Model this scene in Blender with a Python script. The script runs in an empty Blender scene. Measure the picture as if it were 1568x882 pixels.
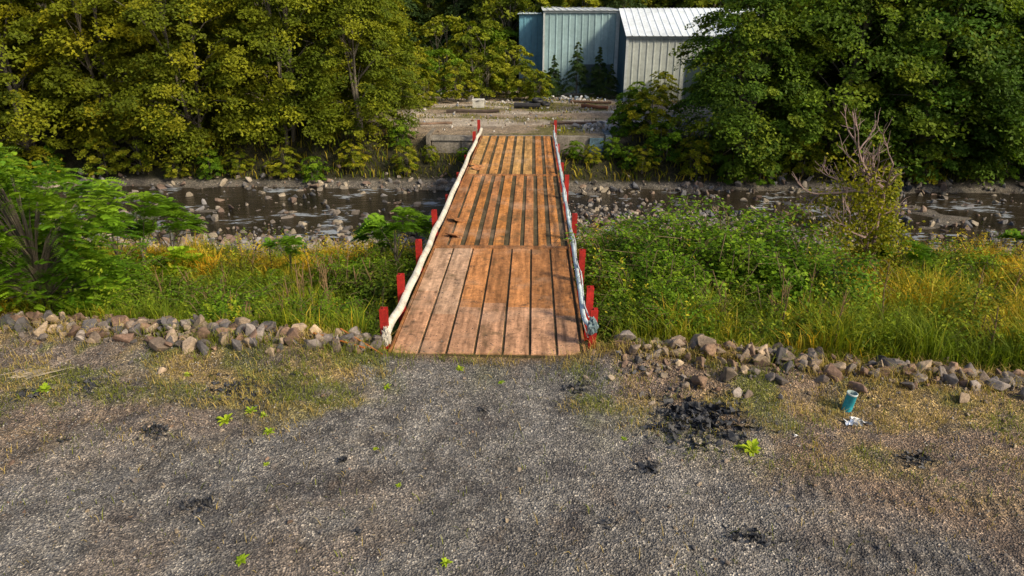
import bpy, bmesh, math
import numpy as np
from mathutils import Vector, Matrix

rng = np.random.default_rng(11)
scene = bpy.context.scene

# ------------------------------------------------------------------ helpers
_T = np.random.default_rng(3).random((256, 256))
def vnoise(x, y, s=0):
    x = np.asarray(x, float) + s * 17.31; y = np.asarray(y, float) + s * 9.17
    xi = np.floor(x).astype(int); yi = np.floor(y).astype(int)
    fx = x - xi; fy = y - yi
    fx = fx * fx * (3 - 2 * fx); fy = fy * fy * (3 - 2 * fy)
    a = _T[xi % 256, yi % 256]; b = _T[(xi + 1) % 256, yi % 256]
    c = _T[xi % 256, (yi + 1) % 256]; d = _T[(xi + 1) % 256, (yi + 1) % 256]
    return (a * (1 - fx) + b * fx) * (1 - fy) + (c * (1 - fx) + d * fx) * fy
def fbm(x, y, s=0, o=4):
    r = 0; a = .5; t = 0
    for i in range(o):
        r = r + a * vnoise(x * 2 ** i, y * 2 ** i, s + i * 3); t += a; a *= .55
    return r / t
def sstep(a, b, x):
    t = np.clip((x - a) / (b - a), 0, 1); return t * t * (3 - 2 * t)
def norm(v): return v / (np.linalg.norm(v, axis=-1, keepdims=True) + 1e-9)

class MB:
    def __init__(s): s.V = []; s.L = []; s.S = []; s.C = []; s.M = []; s.n = 0
    def add(s, V, F, col=(1, 1, 1), mat=0):
        V = np.asarray(V, float).reshape(-1, 3); F = np.asarray(F, int)
        s.V.append(V); s.L.append((F + s.n).ravel()); s.S.append(np.full(len(F), F.shape[1])); s.M.append(np.full(len(F), mat))
        col = np.asarray(col, float)
        if col.ndim == 1: col = np.tile(col, (len(V), 1))
        s.C.append(col); s.n += len(V)
    def add_again(s, F, base, mat=0):
        F = np.asarray(F, int) + base
        s.L.append(F.ravel()); s.S.append(np.full(len(F), F.shape[1])); s.M.append(np.full(len(F), mat))
    def mesh(s, name, mats, smooth=False):
        V = np.concatenate(s.V); L = np.concatenate(s.L); S = np.concatenate(s.S); C = np.concatenate(s.C); M = np.concatenate(s.M)
        me = bpy.data.meshes.new(name)
        me.vertices.add(len(V)); me.vertices.foreach_set('co', V.ravel().astype(np.float32))
        me.loops.add(len(L)); me.loops.foreach_set('vertex_index', L.astype(np.int32))
        me.polygons.add(len(S))
        st = np.concatenate([[0], np.cumsum(S)[:-1]])
        me.polygons.foreach_set('loop_start', st.astype(np.int32))
        me.polygons.foreach_set('material_index', M.astype(np.int32))
        me.polygons.foreach_set('use_smooth', np.full(len(S), smooth))
        me.update(calc_edges=True)
        at = me.color_attributes.new('Col', 'FLOAT_COLOR', 'POINT')
        at.data.foreach_set('color', np.concatenate([C, np.ones((len(C), 1))], 1).ravel().astype(np.float32))
        for m in mats: me.materials.append(m)
        return me
    def obj(s, name, mats, smooth=False, parent=None):
        return mkobj(name, s.mesh(name, mats, smooth), parent)
def mkobj(name, data, parent=None, loc=(0, 0, 0), rz=0, sc=1):
    o = bpy.data.objects.new(name, data); scene.collection.objects.link(o)
    o.location = loc; o.rotation_euler = (0, 0, rz)
    o.scale = (sc, sc, sc) if np.isscalar(sc) else sc
    if parent: o.parent = parent
    return o
def empty(name): return mkobj(name, None)

BOXF = [[0, 3, 2, 1], [4, 5, 6, 7], [0, 1, 5, 4], [1, 2, 6, 5], [2, 3, 7, 6], [3, 0, 4, 7]]
def boxv(x0, x1, y0, y1, z0, z1):
    return np.array([[x0, y0, z0], [x1, y0, z0], [x1, y1, z0], [x0, y1, z0], [x0, y0, z1], [x1, y0, z1], [x1, y1, z1], [x0, y1, z1]], float)
def tube(mb, P, R, n=6, col=(1, 1, 1), mat=0):
    P = np.asarray(P, float); m = len(P); R = np.broadcast_to(R, (m,))
    T = norm(np.gradient(P, axis=0)); up = np.tile([0., 0, 1], (m, 1))
    up[np.abs(T[:, 2]) > .9] = [1, 0, 0]
    A = norm(np.cross(T, up)); B = np.cross(T, A)
    a = np.arange(n) * 2 * np.pi / n
    V = P[:, None] + R[:, None, None] * (A[:, None] * np.cos(a)[None, :, None] + B[:, None] * np.sin(a)[None, :, None])
    F = [[i * n + j, i * n + (j + 1) % n, (i + 1) * n + (j + 1) % n, (i + 1) * n + j] for i in range(m - 1) for j in range(n)]
    b = mb.n; mb.add(V, F, col, mat)
    mb.add_again([list(range(n))[::-1]], b, mat); mb.add_again([[(m - 1) * n + j for j in range(n)]], b, mat)

# ------------------------------------------------------------------ materials
def newmat(name):
    m = bpy.data.materials.new(name); m.use_nodes = True
    nt = m.node_tree; nt.nodes.clear()
    out = nt.nodes.new('ShaderNodeOutputMaterial'); p = nt.nodes.new('ShaderNodeBsdfPrincipled')
    nt.links.new(p.outputs[0], out.inputs[0]); return m, nt, p, out
def N(nt, t, **k):
    n = nt.nodes.new(t)
    for a, b in k.items(): setattr(n, a, b)
    return n
def mul(nt, a, b, typ='MULTIPLY', f=1.):
    n = N(nt, 'ShaderNodeMix', data_type='RGBA', blend_type=typ)
    if isinstance(f, (int, float)): n.inputs[0].default_value = f
    else: nt.links.new(f, n.inputs[0])
    for i, v in ((6, a), (7, b)):
        if isinstance(v, tuple): n.inputs[i].default_value = (*v, 1)
        else: nt.links.new(v, n.inputs[i])
    return n.outputs[2]
def ramp(nt, fac, stops):
    n = N(nt, 'ShaderNodeValToRGB'); e = n.color_ramp.elements
    while len(e) < len(stops): e.new(.5)
    for el, (p, c) in zip(e, stops):
        el.position = p; el.color = (*((c, c, c) if np.isscalar(c) else c), 1)
    nt.links.new(fac, n.inputs[0]); return n.outputs[0]
def tex(nt, kind, scale, co, detail=4, rough=.6, **k):
    n = N(nt, 'ShaderNodeTex' + kind); n.inputs['Scale'].default_value = scale
    if kind == 'Noise': n.inputs['Detail'].default_value = detail; n.inputs['Roughness'].default_value = rough
    for a, b in k.items(): setattr(n, a, b)
    nt.links.new(co, n.inputs['Vector']); return n
def bump(nt, p, h, s, d):
    b = N(nt, 'ShaderNodeBump'); b.inputs['Strength'].default_value = s; b.inputs['Distance'].default_value = d
    nt.links.new(h, b.inputs['Height']); nt.links.new(b.outputs[0], p.inputs['Normal'])
def attr(nt): return N(nt, 'ShaderNodeAttribute', attribute_name='Col').outputs['Color']
def coord(nt): return N(nt, 'ShaderNodeTexCoord').outputs['Object']

def mat_leaf(name, trans=.3, rough=.6, var=.2):
    m, nt, p, out = newmat(name)
    oi = N(nt, 'ShaderNodeObjectInfo')
    c = attr(nt)
    v = ramp(nt, oi.outputs['Random'], [(0, (1 - var, 1 - var * .6, 1 - var)), (.5, (1, 1, 1)), (1, (1 + var, 1 + var * .5, .9))])
    c = mul(nt, c, v)
    nt.links.new(c, p.inputs['Base Color']); p.inputs['Roughness'].default_value = rough
    p.inputs['Specular IOR Level'].default_value = .12
    t = N(nt, 'ShaderNodeBsdfTranslucent'); nt.links.new(mul(nt, c, (1.3, 1.3, .5)), t.inputs[0])
    mx = N(nt, 'ShaderNodeMixShader'); mx.inputs[0].default_value = trans
    nt.links.new(p.outputs[0], mx.inputs[1]); nt.links.new(t.outputs[0], mx.inputs[2]); nt.links.new(mx.outputs[0], out.inputs[0])
    return m
def mat_plain(name, tint=(1, 1, 1), rough=.8, s1=3., s2=30., lo=.6, hi=1.3, metal=0, bs=.3, bd=.02):
    m, nt, p, out = newmat(name); co = coord(nt)
    n1 = tex(nt, 'Noise', s1, co).outputs[0]; n2 = tex(nt, 'Noise', s2, co, 6, .7).outputs[0]
    c = mul(nt, attr(nt), tint); c = mul(nt, c, ramp(nt, n1, [(.3, lo), (.7, hi)])); c = mul(nt, c, ramp(nt, n2, [(.3, lo), (.7, hi)]))
    nt.links.new(c, p.inputs['Base Color']); p.inputs['Roughness'].default_value = rough; p.inputs['Metallic'].default_value = metal
    if bs: bump(nt, p, n2, bs, bd)
    return m
M_leaf = mat_leaf('leaf'); M_grass = mat_leaf('grass_blade', .3, .6, 0)
M_bark = mat_plain('bark', rough=.9, s1=2, s2=14)
M_rock = mat_plain('rock', rough=.85, s1=3, s2=22, lo=.55, hi=1.35, bs=.5, bd=.03)
M_conc = mat_plain('concrete', rough=.9, s1=1.4, s2=9, lo=.35, hi=1.3)

def mat_ground():
    m, nt, p, out = newmat('ground_soil_gravel'); co = coord(nt)
    c = attr(nt)
    vo = tex(nt, 'Voronoi', 34., co)
    sc = N(nt, 'ShaderNodeSeparateColor'); nt.links.new(vo.outputs['Color'], sc.inputs[0])
    st = ramp(nt, sc.outputs[0], [(0, (.4, .41, .45)), (.5, (.9, .9, .9)), (.85, (1.25, 1.2, 1.13)), (1, (2.4, 2.3, 2.1))])
    c = mul(nt, c, st)
    n1 = tex(nt, 'Noise', 4., co, 9, .75).outputs[0]; c = mul(nt, c, ramp(nt, n1, [(.32, .5), (.68, 1.5)]))
    n2 = tex(nt, 'Noise', .9, co, 6, .65).outputs[0]; c = mul(nt, c, ramp(nt, n2, [(.32, (.72, .71, .71)), (.68, (1.3, 1.28, 1.26))]))
    n3 = tex(nt, 'Noise', 1.7, co, 7, .7).outputs[0]; c = mul(nt, c, (.16, .115, .08), 'MIX', ramp(nt, n3, [(.56, 0), (.7, .35)]))
    vo2 = tex(nt, 'Voronoi', 80., co); sc2 = N(nt, 'ShaderNodeSeparateColor'); nt.links.new(vo2.outputs['Color'], sc2.inputs[0])
    c = mul(nt, c, ramp(nt, sc2.outputs[1], [(0, .6), (.8, 1.15), (1, 1.8)]))
    nt.links.new(c, p.inputs['Base Color']); p.inputs['Roughness'].default_value = .92
    p.inputs['Specular IOR Level'].default_value = .25
    h = mul(nt, vo.outputs['Distance'], n1, 'ADD', .6)
    bump(nt, p, h, .8, .04); return m
M_ground = mat_ground()

def mat_water():
    m, nt, p, out = newmat('river_water'); co = coord(nt)
    mp = N(nt, 'ShaderNodeMapping'); mp.inputs['Scale'].default_value = (.6, 1.6, 1); nt.links.new(co, mp.inputs[0])
    n1 = tex(nt, 'Noise', 2.2, mp.outputs[0], 6, .65).outputs[0]
    n3 = tex(nt, 'Noise', .35, co, 3, .5).outputs[0]
    c = ramp(nt, n3, [(.35, (.012, .010, .006)), (.65, (.035, .027, .016))])
    foam = N(nt, 'ShaderNodeMath', operation='MULTIPLY'); nt.links.new(n1, foam.inputs[0]); nt.links.new(n3, foam.inputs[1])
    c = mul(nt, c, (.42, .48, .55), 'MIX', ramp(nt, foam.outputs[0], [(.31, 0), (.365, .7)]))
    nt.links.new(c, p.inputs['Base Color']); p.inputs['Roughness'].default_value = .1; p.inputs['IOR'].default_value = 1.33
    p.inputs['Specular IOR Level'].default_value = .35
    bump(nt, p, n1, .7, .12); return m
M_water = mat_water()

def mat_rust():
    m, nt, p, out = newmat('rusty_steel'); co = coord(nt)
    c = attr(nt)
    mp = N(nt, 'ShaderNodeMapping'); mp.inputs['Scale'].default_value = (4, .45, 1); nt.links.new(co, mp.inputs[0])
    n1 = tex(nt, 'Noise', 1.3, mp.outputs[0], 7, .7).outputs[0]
    n2 = tex(nt, 'Noise', 7, co, 9, .75).outputs[0]
    n3 = tex(nt, 'Noise', .6, co, 5, .65).outputs[0]
    c = mul(nt, c, ramp(nt, n1, [(.34, (.42, .40, .36)), (.66, (1.4, 1.35, 1.3))]))
    c = mul(nt, c, ramp(nt, n2, [(.32, .55), (.68, 1.35)]))
    c = mul(nt, c, (.60, .43, .31), 'MIX', ramp(nt, n3, [(.52, 0), (.74, .4)]))
    n5 = tex(nt, 'Noise', .8, co, 7, .75).outputs[0]
    c = mul(nt, c, (.10, .072, .03), 'MIX', ramp(nt, n5, [(.32, .8), (.45, 0)]))
    vo = tex(nt, 'Voronoi', 7., co)
    c = mul(nt, c, (.05, .035, .025), 'MIX', ramp(nt, vo.outputs['Distance'], [(.08, .8), (.16, 0)]))
    n4 = tex(nt, 'Noise', 2.6, co, 8, .75).outputs[0]
    c = mul(nt, c, (.05, .035, .022), 'MIX', ramp(nt, n4, [(.57, 0), (.66, .8)]))
    nt.links.new(c, p.inputs['Base Color'])
    nt.links.new(ramp(nt, n1, [(.3, .85), (.7, .6)]), p.inputs['Roughness']); p.inputs['Specular IOR Level'].default_value = .3
    bump(nt, p, n2, .4, .012); return m
M_rust = mat_rust()
M_red = mat_plain('red_paint', rough=.5, s1=4, s2=25, lo=.6, hi=1.2, bs=.1)
M_band = mat_plain('painted_band', rough=.6, s1=3, s2=18, lo=.7, hi=1.15, bs=.3)
M_metal = mat_plain('sheet_metal', rough=.45, s1=.35, s2=3, lo=.8, hi=1.12, bs=0)
M_misc = mat_plain('debris', rough=.6, s1=3, s2=25)

# ------------------------------------------------------------------ terrain
TR = [(-9.2, 10.6, .25, 2.8, .28), (-8.6, 9.0, .2, 2.6, .28), (6.2, 8.8, -.12, 2.4, .26), (6.4, 7.5, -.1, 2.4, .26), (2.6, 7.9, 1.25, 1.5, .22), (-3.0, 9.0, 1.45, 2.5, .2), (-5.8, 8.4, .9, 1.6, .22)]
def edge_y(x):
    return np.interp(x, [-60, -25, -12.7, -3.1, 1.2, 2.2, 9.8, 20, 60], [18, 15.6, 14.5, 13.5, 13.5, 13.6, 12.3, 11.2, 9]) + .25 * (vnoise(np.asarray(x) * .9, np.asarray(x) * 0., 44) - .5) * (np.abs(np.asarray(x) + 1) > 3)
def shore(x): return 27.6 + 1.4 * (vnoise(x * .12, x * 0, 5) - .5)
def height(x, y):
    x = np.asarray(x, float); y = np.asarray(y, float)
    e = edge_y(x); d = y - e
    left = sstep(2, -3, x)
    bank = -1.75 * sstep(0.2, 3.2, d) * (.5 + .5 * left) - (1 - left) * .8 * sstep(3, 10, d) - .55 * sstep(5, 13, d)
    z = bank
    sh = shore(x)
    z = np.where(y > sh - 3, z * (1 - sstep(sh - 3, sh, y)) + (-2.40) * sstep(sh - 3, sh, y), z)
    bed = -2.69 + .62 * (fbm(x * .35, y * .5, 9, 3) - .45) + .12 * np.exp(-((x - 6) / 5) ** 2 - ((y - 31) / 2.5) ** 2)
    k = sstep(sh, sh + 2.2, y); z = z * (1 - k) + bed * k
    fs = 39.3 + 1.2 * (vnoise(x * .15, x * 0, 8) - .5)
    k2 = sstep(fs - .4, fs + .6, y); z = z * (1 - k2) + (-2.2) * k2
    nb = sstep(7.5, 6.2, np.abs(x + .9))
    k3 = sstep(fs + .5, 43.6, y); k3 = k3 * (1 - nb) + nb * (.48 * sstep(fs + .5, 42.2, y) + .52 * sstep(42.9, 43.5, y))
    z = z * (1 - k3) + (0.0 + .2 * (vnoise(x * .2, y * .2, 4) - .5) * sstep(44, 50, y)) * k3
    z = z + sstep(78, 190, y) * 52 + sstep(22, 60, np.abs(x)) * sstep(48, 90, y) * 6
    near = 1 - sstep(0, 1.0, d)
    road = np.exp(-((x + .9) / 1.9) ** 4)
    z = z + near * ((fbm(x * .8, y * .8, 21, 4) - .5) * .2 * (1 - .7 * road) + (fbm(x * 5, y * 5, 31, 3) - .5) * .04)
    z = z + near * (1 - road) * .22 * np.exp(-((d + .5) / .7) ** 2)
    z = z + near * (-.05) * road
    z = z + (1 - near) * (fbm(x * .5, y * .5, 41, 3) - .5) * .18 * (1 - k2)
    for (cx, cy, ang, ln, w) in TR:
        c, s = math.cos(ang), math.sin(ang)
        u = (x - cx) * c + (y - cy) * s; v = -(x - cx) * s + (y - cy) * c
        msk = np.exp(-(v / w) ** 6) * np.exp(-(u / ln) ** 8)
        z = z + near * msk * (.024 * np.sin(u * 2 * np.pi / .24 + np.abs(v) * 5) * (.5 + vnoise(u * 1.5, v * 3, 2)) - .02)
    return z
xs = np.concatenate([np.linspace(-260, -40, 23)[:-1], np.linspace(-40, -13, 55)[:-1], np.arange(-13, 12.01, .06), np.linspace(12.2, 40, 56), np.linspace(50, 260, 22)])
ys = np.concatenate([np.linspace(-40, 4.5, 12)[:-1], np.arange(4.5, 16.5, .065), np.linspace(16.6, 46, 140), np.linspace(47, 90, 60), np.linspace(93, 300, 50)])
X, Y = np.meshgrid(xs, ys)
Z = height(X, Y)
def ground_col(x, y, z):
    e = edge_y(x); d = y - e
    g = np.stack([.168 + 0 * x, .162 + 0 * x, .154 + 0 * x], -1)
    brown = np.array([.18, .132, .098]); dry = np.array([.26, .195, .085]); moss = np.array([.11, .13, .03]); dark = np.array([.055, .052, .055])
    def mix(a, b, k): k = np.clip(k, 0, 1)[..., None]; return a * (1 - k) + b * k
    w = 2.0 + np.clip(11.5 - y, 0, 9) * 1.2 + (x < 0) * np.clip(11 - y, 0, 9) * .6
    off = np.abs(x + 1.2) - w + (fbm(x * .9, y * .9, 51) - .5) * 2.5
    c = mix(g, brown, sstep(-.3, 1.6, off) * np.where(x > 0, .95, .6))
    dr = sstep(.42, .6, fbm(x * .7, y * 1.1, 61)) * sstep(-.6, .8, off) * sstep(-5.5, -1.5, d)
    c = mix(c, dry, dr * .85)
    c = mix(c, brown, sstep(.5, .66, fbm(x * .6, y * .6, 63)) * .4)
    mo = sstep(.46, .62, fbm(x * 1.1, y * 1.3, 71)) * sstep(-.9, .4, off) * sstep(-4.5, -1.0, d)
    mo = np.maximum(mo, np.exp(-((x - .9 - (13.5 - y) * .12) / .28) ** 2) * sstep(9.5, 12, y) * .9 * vnoise(x * 4, y * 4, 3))
    mo = np.maximum(mo, np.exp(-((x + 1.0) / .4) ** 2) * sstep(11.5, 13, y) * .7 * vnoise(x * 4, y * 4, 3))
    c = mix(c, moss, mo * .8)
    c = mix(c, dark, sstep(.58, .72, fbm(x * .55, y * .8, 81)) * .5)
    c = mix(c, dark * 1.2, sstep(.6, .72, fbm(x * 1.7, y * 2.2, 83)) * .55)
    c = mix(c, np.array([.23, .222, .212]), sstep(.58, .75, fbm(x * .5, y * .35, 91)) * .55)
    for tx in (-2.1, .1): c = mix(c, np.array([.21, .205, .195]), np.exp(-((x - tx) / .3) ** 2) * .5 * sstep(6, 10, y))
    soil = np.array([.05, .05, .018])
    c = mix(c, np.array([.16, .115, .07]), sstep(-.5, 0, d)); c = mix(c, soil, sstep(.4, 1.2, d))
    cob = np.array([.14, .13, .115])
    c = mix(c, cob, sstep(25, 26.3, y + (vnoise(x * .3, y * .3, 7) - .5) * 3))
    c = mix(c, np.array([.05, .042, .03]), sstep(-2.45, -2.55, z) * (y > 20))
    c = mix(c, np.array([.035, .035, .018]), sstep(39.6, 40.3, y))
    pad = mix(np.broadcast_to(np.array([.28, .225, .165]), c.shape), np.array([.15, .14, .05]), sstep(.52, .66, fbm(x * .25, y * .5, 95)))
    pad = mix(pad, np.array([.44, .39, .33]), sstep(.53, .66, fbm(x * .2, y * .6, 97)))
    inpad = sstep(43, 43.8, y) * sstep(-13, -8, x) * (1 - sstep(24, 30, x))
    c = mix(c, pad, inpad); c = mix(c, np.array([.05, .06, .02]), sstep(72, 80, y))
    return c
C = ground_col(X, Y, Z)
nx, ny = len(xs), len(ys)
I = np.arange(nx * ny).reshape(ny, nx)
F = np.stack([I[:-1, :-1], I[:-1, 1:], I[1:, 1:], I[1:, :-1]], -1).reshape(-1, 4)
mb = MB(); mb.add(np.stack([X, Y, Z], -1), F, C.reshape(-1, 3)); mb.obj('ground', [M_ground], True)

xs2 = np.linspace(-150, 150, 40); ys2 = np.linspace(24, 46, 8); A, B = np.meshgrid(xs2, ys2)
I = np.arange(320).reshape(8, 40); F = np.stack([I[:-1, :-1], I[:-1, 1:], I[1:, 1:], I[1:, :-1]], -1).reshape(-1, 4)
mb = MB(); mb.add(np.stack([A, B, np.full_like(A, -2.5)], -1), F); mb.obj('river', [M_water], True)

# ------------------------------------------------------------------ rocks
def rock_templates(n, seed, pts=14):
    r = np.random.default_rng(seed); out = []
    for i in range(n):
        bm = bmesh.new()
        P = norm(r.normal(size=(pts, 3))) * r.uniform(.75, 1.05, (pts, 1)) * np.array([1, r.uniform(.6, .95), r.uniform(.45, .8)])
        for p in P: bm.verts.new(p)
        bmesh.ops.convex_hull(bm, input=bm.verts)
        bmesh.ops.delete(bm, geom=[v for v in bm.verts if not v.link_faces], context='VERTS')
        if pts > 9:
            bmesh.ops.bevel(bm, geom=bm.edges[:], offset=.05, segments=1, affect='EDGES')
            bmesh.ops.triangulate(bm, faces=bm.faces[:])
        bm.verts.ensure_lookup_table(); bm.verts.index_update()
        V = np.array([v.co[:] for v in bm.verts]); Fc = np.array([[v.index for v in f.verts] for f in bm.faces]); bm.free()
        out.append((V, Fc))
    return out
def rotmats(n, r, tilt=1.):
    q = r.normal(size=(n, 4)); q[:, 1:3] *= tilt; q = norm(q); w, x, y, z = q.T
    return np.stack([1 - 2 * (y * y + z * z), 2 * (x * y - z * w), 2 * (x * z + y * w), 2 * (x * y + z * w), 1 - 2 * (x * x + z * z), 2 * (y * z - x * w), 2 * (x * z - y * w), 2 * (y * z + x * w), 1 - 2 * (x * x + y * y)], -1).reshape(n, 3, 3)
def scatter(mb, temps, P, S, cols, r, tilt=1.):
    k = r.integers(0, len(temps), len(P)); R = rotmats(len(P), r, tilt)
    for t, (V, Fc) in enumerate(temps):
        m = np.where(k == t)[0]
        if not len(m): continue
        W = np.einsum('nij,vj->nvi', R[m], V) * S[m, None, None] + P[m, None]
        FF = Fc[None] + (np.arange(len(m)) * len(V))[:, None, None]
        mb.add(W, FF.reshape(-1, 3), np.repeat(cols[m], len(V), 0))
big = rock_templates(16, 5, 11); small = rock_templates(8, 6, 7)
rockpal = np.array([[.24, .19, .15], [.16, .14, .13], [.34, .27, .20], [.20, .13, .095], [.27, .24, .22], [.12, .115, .12], [.38, .30, .21], [.24, .16, .11]])
def pick(pal, n, r, j=.15): return pal[r.integers(0, len(pal), n)] * r.uniform(1 - j, 1 + j, (n, 1))

r = np.random.default_rng(21)
def berm(x0, x1, n, dens_w, smin, smax, zpile, off=.15):
    x = r.uniform(x0, x1, n); ww = dens_w * (.5 + 1.0 * vnoise(x * .8, x * 0, 15)); d = off + r.normal(0, 1, n) * ww; s = smin + (smax - smin) * r.random(n) ** 3.2
    y = edge_y(x) + d
    z = height(x, y) + s * .2 + zpile * np.exp(-((d - off) / .45) ** 2) * r.random(n) * (.3 + vnoise(x * 1.1, x * 0, 19))
    m = MB(); scatter(m, big, np.stack([x, y, z], -1), s, pick(rockpal * np.array([.84, .8, .77]), n, r, .3), r); return m
m = berm(-14.5, -3.3, 1300, .5, .04, .33, .28)
P = np.array([[-6.5, 14.0, .25], [-4.4, 13.75, .15], [-9.4, 14.1, .15], [-12.3, 14.3, .2], [-10.9, 14.35, .15], [-3.9, 13.3, .06]])
scatter(m, big, P, np.array([.46, .34, .3, .4, .3, .2]), pick(rockpal * .85, 6, r), r, .3)
m.obj('rock_berm', [M_rock])
m = berm(2.0, 15, 1500, .52, .04, .30, .26, .1)
n = 70; P = np.stack([r.normal(2.5, .6, n), r.normal(12.7, .45, n), np.zeros(n)], -1); P[:, 2] = height(P[:, 0], P[:, 1]) + .02
scatter(m, big, P, r.uniform(.03, .14, n), pick(rockpal * .85, n, r), r)
m.obj('rock_berm', [M_rock])
# river stones
n = 11500; x = r.uniform(-34, 36, n); sel = r.random(n)
y = np.where(sel < .58, shore(x) + r.normal(.5, 1.4, n), np.where(sel < .68, r.normal(39.2, .7, n), r.uniform(28, 39.5, n)))
s = .06 + .34 * r.random(n) ** 3.0; z = height(x, y) + s * .3
keep = (sel < .68) | (z + s * .5 > -2.55) | (r.random(n) < .5)
keep &= r.random(n) < sstep(.2, .5, vnoise(x * .5, y * .6, 33)) * .8 + .2
wet = sstep(-2.6, -2.3, z)[:, None] * .35 + .65
cols = pick(rockpal * np.array([.95, 1.02, 1.1]), n, r) * wet
m = MB(); scatter(m, big, np.stack([x, y, np.maximum(z, -2.6)], -1)[keep], s[keep], cols[keep], r); m.obj('river_stones', [M_rock])
n = 3200; x = np.abs(r.normal(0, 8, n)) + 1.8; y = r.normal(31.0, 2.6, n); s = .05 + .28 * r.random(n) ** 2.8
k_ = r.random(n) < sstep(.3, .55, vnoise(x * .45, y * .8, 39)) + .15; x, y, s = x[k_], y[k_], s[k_]; n = len(x)
m = MB(); scatter(m, big, np.stack([x, y, np.full(n, -2.52)], -1), s, pick(rockpal * np.array([.95, 1.02, 1.1]), n, r) * .85, r); m.obj('riffle_stones', [M_rock])
# gravel on near pad
n = 75000; y = 5 + 9.3 * r.random(n) ** .8; x = r.uniform(-13, 12, n); ok = (y < edge_y(x) + .2) & ((y < 13.4) | (np.abs(x + .95) > 2.1)); x, y = x[ok], y[ok]; n = len(x)
s = .007 + .02 * r.random(n) ** 3
gp = np.array([[.2, .195, .185], [.12, .118, .12], [.28, .265, .245], [.19, .15, .12], [.38, .36, .33], [.09, .09, .1], [.16, .155, .15]])
m = MB(); scatter(m, small, np.stack([x, y, height(x, y) + s * .3], -1), s, pick(gp * 1.1, n, r, .25), r); m.obj('gravel', [M_rock])
n = 1000; y = r.uniform(6.5, 13.2, n); x = r.uniform(-11, 11, n); ok = (np.abs(x + 1.0) > 2) | (r.random(n) < .25); x, y = x[ok], y[ok]; n = len(x)
s = .02 + .06 * r.random(n) ** 4
m = MB(); scatter(m, big, np.stack([x, y, height(x, y) + s * .25], -1), s, pick(rockpal, n, r) * .8, r); m.obj('loose_stones', [M_rock])

# ------------------------------------------------------------------ leaves / trees
def leaves(mb, c, nrm, L, W, cols, r, mat=0):
    n = len(c); a = norm(np.cross(nrm, r.normal(size=(n, 3)))); b = np.cross(nrm, a)
    L = np.broadcast_to(L, (n,))[:, None]; W = np.broadcast_to(W, (n,))[:, None]
    V = np.stack([c - a * L * .5, c + b * W * .5 - a * L * .08, c + a * L * .5 - nrm * L * .12, c - b * W * .5 - a * L * .08], 1)
    F = np.arange(n * 4).reshape(n, 4); mb.add(V, F, np.repeat(cols, 4, 0), mat)
PAL_ALDER = np.array([[.115, .145, .010], [.145, .170, .011], [.090, .122, .010], [.20, .21, .012]])
PAL_DARK = np.array([[.072, .138, .014], [.098, .162, .015], [.058, .108, .012], [.130, .180, .015]])
PAL_BRIGHT = np.array([[.14, .26, .014], [.19, .31, .018], [.09, .19, .012]])
PAL_YEL = np.array([[.20, .22, .014], [.27, .27, .018], [.14, .18, .012]])
PAL_CON = np.array([[.045, .08, .022], [.06, .09, .026], [.035, .065, .018]])
def tree_mesh(name, H, R, cb, nc, nl, ls, seed, pal, prof='round', stems=1, trunk=.22, bark=(.16, .14, .11)):
    r = np.random.default_rng(seed); mb = MB()
    f = r.beta(1.05, 1.2, nc); z = cb + (H - cb) * f; ang = r.uniform(0, 2 * np.pi, nc)
    if prof == 'round': pr = R * np.sin(np.pi * (f * .76 + .2)) ** .65
    elif prof == 'cone': pr = R * (1 - f) ** .85 + .05
    lobe = .55 + .8 * vnoise(ang * 1.3 + seed, z * .5 + seed, 2)
    rad = pr * lobe * (.35 + .65 * np.sqrt(r.random(nc)))
    out = np.stack([np.cos(ang), np.sin(ang), 0 * ang], -1)
    C0 = out * rad[:, None] + np.array([0, 0, 1.]) * z[:, None]
    cr = r.uniform(.35, 1.15, nc) * R / 5.2
    if prof == 'cone': cr = .25 * R * (1.15 - f)
    ct = pick(pal, nc, r, .16)
    idx = np.repeat(np.arange(nc), nl); n = len(idx)
    d = norm(r.normal(size=(n, 3))) * (r.random(n) ** .5)[:, None]
    off = d * cr[idx, None] * np.array([1.25, 1.25, .4])
    ho = (off * out[idx]).sum(1); off[:, 2] -= .45 * ho + .15 * (off[:, 0] ** 2 + off[:, 1] ** 2) / (cr[idx] + .1)
    c = C0[idx] + off
    nr = norm(np.array([0, 0, .9]) + out[idx] * .55 + r.normal(size=(n, 3)) * .5)
    L = ls * r.uniform(.65, 1.25, n)
    leaves(mb, c, nr, L, L * (.3 if prof == 'cone' else .62), ct[idx] * r.uniform(.7, 1.35, (n, 1)), r, 0)
    for sidx in range(stems):
        a = r.uniform(0, 6.28); lean = (0.0 if stems == 1 else .22) * R
        t = np.linspace(0, 1, 7)[:, None]
        P = np.concatenate([np.cos(a) * lean * t + .25 * R * .1 * np.sin(t * 5 + a), np.sin(a) * lean * t + .03 * R * np.cos(t * 4 + a), -.6 + (H * .86 + .6) * t], 1)
        P += (np.array([[np.cos(a), np.sin(a), 0]]) * .12 * (stems > 1))
        tube(mb, P, trunk * (1 - .85 * t[:, 0]) * (1 if stems == 1 else .7), 7, bark, 1)
        for j in r.choice(nc, min(nc, 34 // stems), replace=False):
            ti = np.clip((z[j] * .75) / H, .12, .95)
            o = np.array([np.interp(ti, t[:, 0], P[:, k]) for k in range(3)]); e = C0[j]
            mid = (o + e) / 2 + np.array([0, 0, .15 * np.linalg.norm(e - o)])
            tube(mb, [o, mid, e], np.array([.32, .2, .06]) * trunk * (1 - .6 * ti), 4, bark, 1)
    return mb.mesh(name, [M_leaf, M_bark])
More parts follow.
